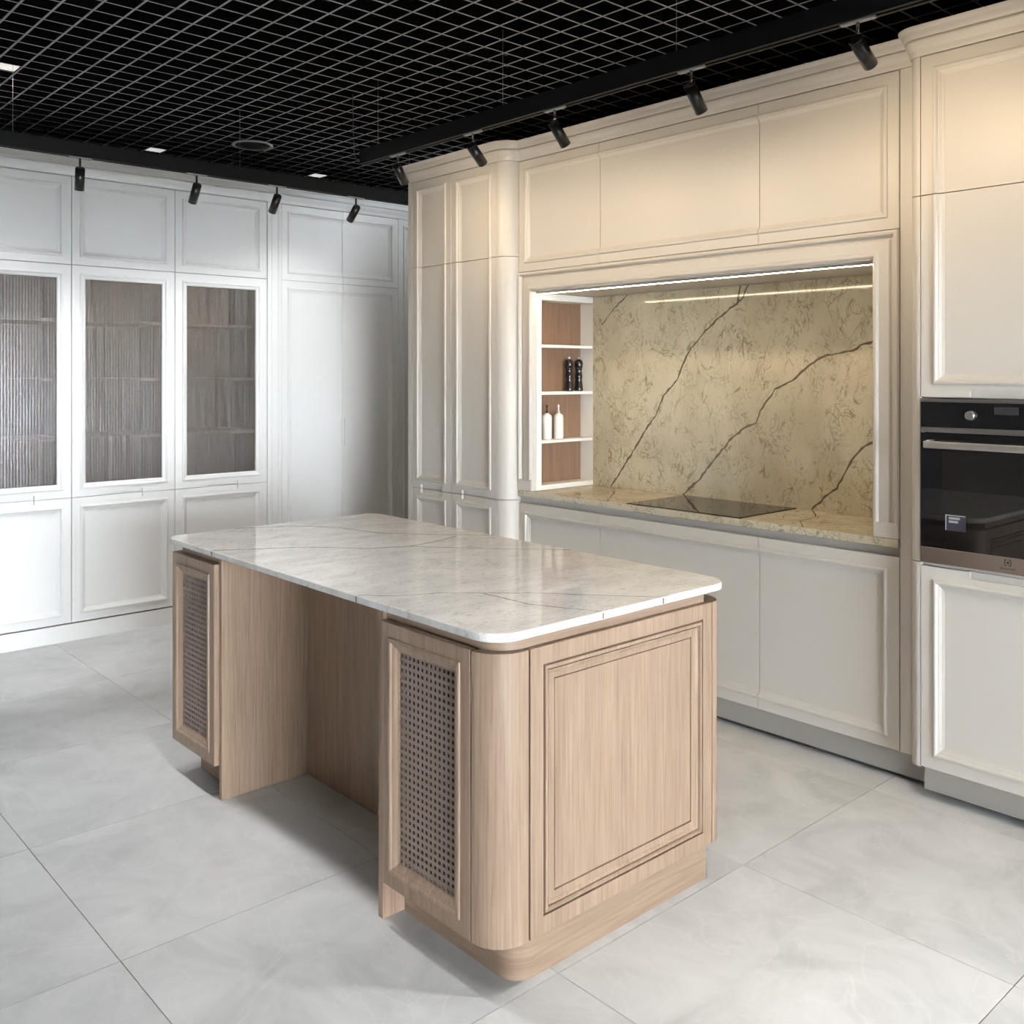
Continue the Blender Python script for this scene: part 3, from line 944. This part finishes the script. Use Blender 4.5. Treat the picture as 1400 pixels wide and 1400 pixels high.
C.objects.link(wm); wm.parent = bt
wm.rotation_euler = (PI / 2, 0, 0)
wm.location = (ex - 0.001, -0.0096, 0.8765)

# plinths of the stove wall
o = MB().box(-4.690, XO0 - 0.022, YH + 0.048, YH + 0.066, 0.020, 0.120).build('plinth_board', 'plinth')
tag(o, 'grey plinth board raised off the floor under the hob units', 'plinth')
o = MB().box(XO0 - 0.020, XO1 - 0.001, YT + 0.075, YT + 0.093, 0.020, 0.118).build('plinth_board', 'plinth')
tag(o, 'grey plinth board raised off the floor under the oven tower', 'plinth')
o = MB().box(-4.690, XO1 - 0.002, YH + 0.075, YH + 0.095, 0.0, 0.118).build('plinth_gap_shade', 'frame')  # dark strip stands for the shadow in the gap below the plinths
tag(o, 'dark strip standing for shadow under the grey plinths at floor level', 'plinth')

# cornice of the stove wall: follows the rounded returns
path = [(XA - 0.04, 4.13), (XA - 0.04, YT), (XB + 0.004, YT)] + arc(XB + 0.004, YT + rr, rr, -80, -15, 6) + [(XB + 0.004 + rr + 0.012, YH), (XO0 - 0.062, YH)] + \
       [(XO0 - 0.052, YH - 0.02)] + arc(XO0 - 0.004, YT + 0.045, 0.045, 195, 262, 5) + [(XO1 + 0.04, YT)]
def sweep_right(path, prof):
    return sweep(path, prof)
CORN2 = [(-0.15, 2.6695)] + [(o_, z - 0.0005 if z < 2.671 else z) for (o_, z) in CORN[1:-1]] + [(-0.15, ZC)]
# flat back so that the profile never folds over the tight returns
CORN2[0] = (-0.012, 2.6695); CORN2[-1] = (-0.012, ZC)
o = sweep(path, CORN2).build('cornice', 'white_shaded', fix=True)
tag(o, 'white stepped cornice along the top of the hob wall cabinets', 'cornice')
o = MB().box(XA - 0.02, XO1 + 0.02, YH + 0.03, 4.12, ZD + 0.002, ZC - 0.004).build('cornice_cover', 'plinth')
tag(o, 'flat cover board lying behind the hob wall cornice', 'board')

# ================================================================== ISLAND
IS = thing('kitchen_island', 'light oak kitchen island with knee space and woven cane doors', 'island', (0, 0, 0))
YF, XE = 1.527, -1.750          # front door face, end panel face
Z0, Z1 = 0.120, 0.845
YBK = 2.455
# carcasses
MB().box(-3.638, -3.287, YF + 0.060, YBK - T - 0.002, Z0, 0.844).build('cabinet_body', 'wood', IS)
MB().box(-2.250, -1.862, YF + 0.062, YBK - T - 0.002, Z0, 0.844).build('cabinet_body', 'wood', IS)
MB().box(-3.264, -2.277, 1.916, YBK - T - 0.002, Z0, 0.844).build('cabinet_body', 'wood', IS)
# gables and knee-space back
MB().bbox(-3.2855, -3.266, 1.545, YBK - T, 0.0, 0.8775, 0.0012, 1).build('gable', 'wood', IS)
MB().bbox(-2.2755, -2.2525, 1.545, YBK - T, 0.0, 0.8775, 0.0012, 1).build('gable', 'wood', IS)
MB().box(-3.2655, -2.276, 1.894, 1.914, 0.0, 0.8775).build('knee_back_panel', 'wood', IS)
# left end panel
MB().bbox(-3.660, -3.6395, YF + T + 0.001, YBK - 0.002, Z0, Z1, 0.002, 1).build('end_panel', 'wood', IS)
# cane doors
CANE = EDGE + [(0.038, 0.0), (0.0395, 0.0045), (0.0450, 0.0060), (0.0500, 0.0045), (0.0530, 0.0), (0.0600, -0.0030), (0.0680, -0.0085), (0.0730, -0.0100), (0.0732, -0.0135), (0.0732, -T)]
def cane_door(x0, x1):
    mb = MB()
    mb.rings(x0, x1, Z0, Z1, YF, CANE, cap=False, back=False)
    d = mb.build('door', 'wood', IS)
    a, b_, c, e = x0 + 0.0725, x1 - 0.0725, Z0 + 0.0725, Z1 - 0.0725
    P = 0.0192; W = 0.0088
    cn = MB()
    n = int(round((b_ - a) / P)); px = (b_ - a) / n
    m_ = int(round((e - c) / P)); pz = (e - c) / m_
    for k in range(n + 1):
        xx = a + k * px
        cn.box(max(a, xx - W / 2), min(b_, xx + W / 2), YF + 0.0118, YF + 0.0142, c, e)
    for k in range(m_ + 1):
        zz = c + k * pz
        cn.box(a, b_, YF + 0.0112, YF + 0.0136, max(c, zz - W / 2), min(e, zz + W / 2))
    cn.build('cane_panel', 'cane', d)['label'] = 'woven cane infill with square holes'
    MB().box(a - 0.002, b_ + 0.002, YF + T + 0.012, YF + T + 0.016, c - 0.002, e + 0.002).build('shade_liner', 'shade_in', d)
cane_door(-3.656, -3.290)
cane_door(-2.236, -1.848)
# rounded corner posts
def post(name, pts):
    return MB().prism(pts, Z0, Z1, bevel=0.0015).build(name, 'wood', IS)
rc = 0.092
post('corner_post', [(-1.8405, YF + 0.055), (-1.8405, YF + 0.0005)] + arc(XE - rc, YF + rc + 0.0, rc, -90, 0, 14) + [(XE, YF + 0.1085), (XE - 0.03, YF + 0.1085)])
post('corner_post', [(XE - 0.03, 2.392), (XE, 2.392)] + arc(XE - 0.07, YBK - 0.07 + 0.007, 0.07, 0, 90, 10) + [(-1.8415, YBK + 0.007), (-1.8415, YBK - 0.03)])
# big moulded end panel (faces +x)
WMOLD = EDGE + [(0.044, 0.0), (0.0445, -0.0100), (0.0500, -0.0100), (0.0510, 0.0015), (0.0580, 0.0025), (0.0600, -0.0010), (0.0605, -0.0070), (0.0635, -0.0070),
               (0.0645, -0.0025), (0.0700, -0.0045), (0.0740, -0.0075), (0.0900, -0.0085), (0.0905, -0.0145), (0.0930, -0.0145), (0.0940, -0.0095)]
ep = MB().rings(0, 2.390 - 1.6425, Z0, Z1, 0, WMOLD).build('end_panel', 'wood', IS)
ep.location = (XE, 1.6425, 0); ep.rotation_euler = (0, 0, PI / 2)
MB().box(XE - 0.10, XE - T - 0.001, 1.645, 2.388, Z0 + 0.001, Z1 - 0.001).build('end_core', 'wood', IS)
# top rails below the slab, plinths
MB().prism([(-2.251, 1.556), (-1.845, 1.556)] + arc(-1.845, 1.556 + 0.078, 0.078, -88, 0, 12) + [(-1.767, 2.372), (-2.251, 2.372)], Z1 + 0.001, 0.8775).build('top_rail', 'wood_h', IS)
MB().prism(rrect(-3.632, -3.2865, 1.556, 2.40, 0.004, 2), Z1 + 0.001, 0.8775).build('top_rail', 'wood_h', IS)
MB().box(-3.632, -1.80, 2.402, 2.420, Z1 + 0.001, 0.8775).build('grip_channel', 'frame', IS)
MB().prism([(-2.250, 1.618), (-1.846, 1.618)] + arc(-1.846, 1.618 + 0.066, 0.066, -88, 0, 12) + [(-1.780, 2.400), (-2.250, 2.400)], 0.0, Z0 - 0.001).build('plinth_board', 'wood_h', IS)
MB().prism(rrect(-3.604, -3.2865, 1.618, 2.400, 0.004, 2), 0.0, Z0 - 0.001).build('plinth_board', 'wood_h', IS)
MB().box(-3.264, -2.277, 2.380, 2.400, 0.0, Z0 - 0.001).build('plinth_board', 'wood_h', IS)
# doors on the hob side
for (a, b_) in ((-3.656, -3.204), (-3.204, -2.752), (-2.752, -2.300), (-2.300, -1.8435)):
    d = MB().rings(0, b_ - a - 0.003, Z0, Z1, 0, WMOLD).build('rear_door', 'wood', IS)
    d.location = (b_ - 0.0015, YBK, 0); d.rotation_euler = (0, 0, PI)

iw = thing('island_worktop', 'polished white stone slab with grey veins on the oak island', 'worktop', (0, 0, 0.878))
MB().prism(rrect(-3.688, -1.738, 1.512, 2.482, [0.06, 0.085, 0.085, 0.06], 14), 0.0, 0.022, bevel=0.003).build('slab', 'stone_w', iw)
def ivein(pts, wid):
    o = vein(iw, pts, 'z', wid, 'vein_g', 0.0022); o.location.z = 0.022
ivein([(-3.684, 1.80), (-3.659, 1.848), (-3.589, 2.01), (-3.434, 2.125), (-3.19, 2.176), (-3.098, 2.252), (-3.007, 2.327), (-2.853, 2.478)], 0.006)
ivein([(-3.275, 1.516), (-3.215, 1.624), (-3.112, 1.803), (-2.944, 1.945), (-2.874, 2.089), (-2.882, 2.195), (-2.932, 2.359)], 0.006)
ivein([(-2.874, 2.089), (-2.678, 2.24), (-2.508, 2.406), (-2.43, 2.478)], 0.0045)
ivein([(-2.335, 1.516), (-2.257, 1.589), (-2.203, 1.704), (-2.118, 1.798), (-2.005, 1.923), (-1.825, 2.068), (-1.742, 2.142)], 0.0045)
ivein([(-2.118, 1.798), (-2.028, 1.803), (-1.936, 1.802), (-1.859, 1.838), (-1.742, 1.893)], 0.0045)
# the same veins where they run out through the edge of the slab
for (x, y, ax) in ((-3.277, 1.512, 'y'), (-2.338, 1.512, 'y'), (-1.738, 2.146, 'x'), (-1.738, 1.895, 'x')):
    mb = MB()
    if ax == 'y': mb.box(x - 0.003, x + 0.003, y - 0.0005, y + 0.0008, 0.003, 0.0195)
    else: mb.box(x - 0.0008, x + 0.0005, y - 0.003, y + 0.003, 0.003, 0.0195)
    mb.build('vein', 'vein_g', iw)

# ================================================================== TRACK LIGHTS
ZTR = 2.600
def rail(name_label, p0, p1, axis, wires):
    t = thing('track_rail', name_label, 'track rail', (0, 0, ZTR))
    w = 0.021
    mb = MB()
    if axis == 'x':
        mb.box(p0[0], p1[0], p0[1] - w, p0[1] + w, 0.004, 0.072)
        mb.box(p0[0], p1[0], p0[1] - w, p0[1] - 0.009, 0.0, 0.004); mb.box(p0[0], p1[0], p0[1] + 0.009, p0[1] + w, 0.0, 0.004)
    else:
        mb.box(p0[0] - w, p0[0] + w, p0[1], p1[1], 0.004, 0.072)
        mb.box(p0[0] - w, p0[0] - 0.009, p0[1], p1[1], 0.0, 0.004); mb.box(p0[0] + 0.009, p0[0] + w, p0[1], p1[1], 0.0, 0.004)
    mb.build('profile', 'track', t)
    for q in wires:
        pt = (q, p0[1]) if axis == 'x' else (p0[0], q)
        MB().tube((*pt, 0.072), (*pt, 0.40), 0.0008, seg=6).build('suspension_wire', 'adapter', t)
    return t
XT, YR = -4.955, 2.728
rail('black track rail hung in front of the glass-fronted cabinets', (XT, -1.0), (XT, 4.40), 'y', (0.2, 1.30, 2.45, 3.6))
t = rail('black track rail hung in front of the hob wall cabinets', (-4.157, YR), (1.2, YR), 'x', (-4.02, -3.08, -2.15, -0.8, 0.6))
# cable loop at the free end
mb = MB(); pts = [(-4.158, YR, 0.03), (-4.20, YR, 0.02), (-4.235, YR, 0.06), (-4.245, YR, 0.20), (-4.25, YR, 0.38)]
for a, b_ in zip(pts[:-1], pts[1:]): mb.tube(a, b_, 0.002, seg=6)
mb.build('feed_cable', 'frame', t)

def spotlight(pos, d, axis, label, group, power, cone, col=(1.0, 0.80, 0.55), sweep_=0.05):
    t = thing('spotlight', label, 'spotlight', (pos[0], pos[1], ZTR), group=group)
    d = Vector(d).normalized()
    if axis == 'x': MB().bbox(-0.055, 0.055, -0.011, 0.011, -0.006, 0.0035, 0.001, 1).build('adapter', 'adapter', t)
    else: MB().bbox(-0.011, 0.011, -0.055, 0.055, -0.006, 0.0035, 0.001, 1).build('adapter', 'adapter', t)
    side = Vector((-0.012, 0, 0)) if axis == 'x' else Vector((0, -0.012, 0))
    MB().tube((0, 0, -0.006), (0, 0, -0.068), 0.0055, seg=12).build('stem', 'stem' if axis == 'x' else 'lamp', t)
    piv = Vector((0, 0, -0.070))
    a = piv - d * 0.020; b_ = piv + d * 0.092
    R_ = 0.0225
    mb = MB()
    mb.tube(a, a + d * 0.004, R_ * 0.86, R_, 24); mb.tube(a + d * 0.004, b_, R_, R_, 24)
    bd = mb.build('housing', 'lamp', t)
    MB().tube(b_ + d * 0.0002, b_ + d * 0.0012, R_ * 0.78, seg=20).build('lens', 'lens', bd)
    ld = bpy.data.lights.new('spot_beam', 'SPOT')
    ld.energy = power; ld.color = col
    ld.spot_size = math.radians(cone); ld.spot_blend = 0.9; ld.shadow_soft_size = 0.045
    lo = bpy.data.objects.new('spot_beam', ld)
    C.objects.link(lo); lo.parent = t
    lo.location = b_ + d * 0.006
    lo.rotation_euler = d.to_track_quat('-Z', 'Y').to_euler()
    return t
ordn = ['first', 'second', 'third', 'fourth', 'fifth']
for k, (x, d) in enumerate(((-3.850, (-.040, .074, -.060)), (-3.280, (-.020, .084, -.062)), (-2.765, (0.0, .083, -.089)), (-2.085, (0.0, .074, -.086)), (-1.462, (0, .108, -.067)))):
    dd = Vector(d)
    spotlight((x, YR), dd, 'x', f'black cylinder spotlight, {ordn[k]} from the free end of hob wall rail', 'spotlights on the hob wall rail', 13.0, 170)
for k, (y, d) in enumerate(((1.604, (-.035, .008, -.085)), (2.202, (-.066, 0, -.088)), (2.676, (-.070, 0.0, -.086)), (3.203, (-.084, 0.0, -.076)))):
    spotlight((XT, y), d, 'y', f'black cylinder spotlight, {ordn[3 - k]} from the corner end of glass cabinet rail', 'spotlights on the glass cabinet rail', 15.0, 84, (0.95, 0.975, 1.0))
spotlight((-0.75, YR), (0, .09, -.08), 'x', 'black cylinder spotlight above the right half of oven tower', 'spotlights on the hob wall rail', 13.0, 170)
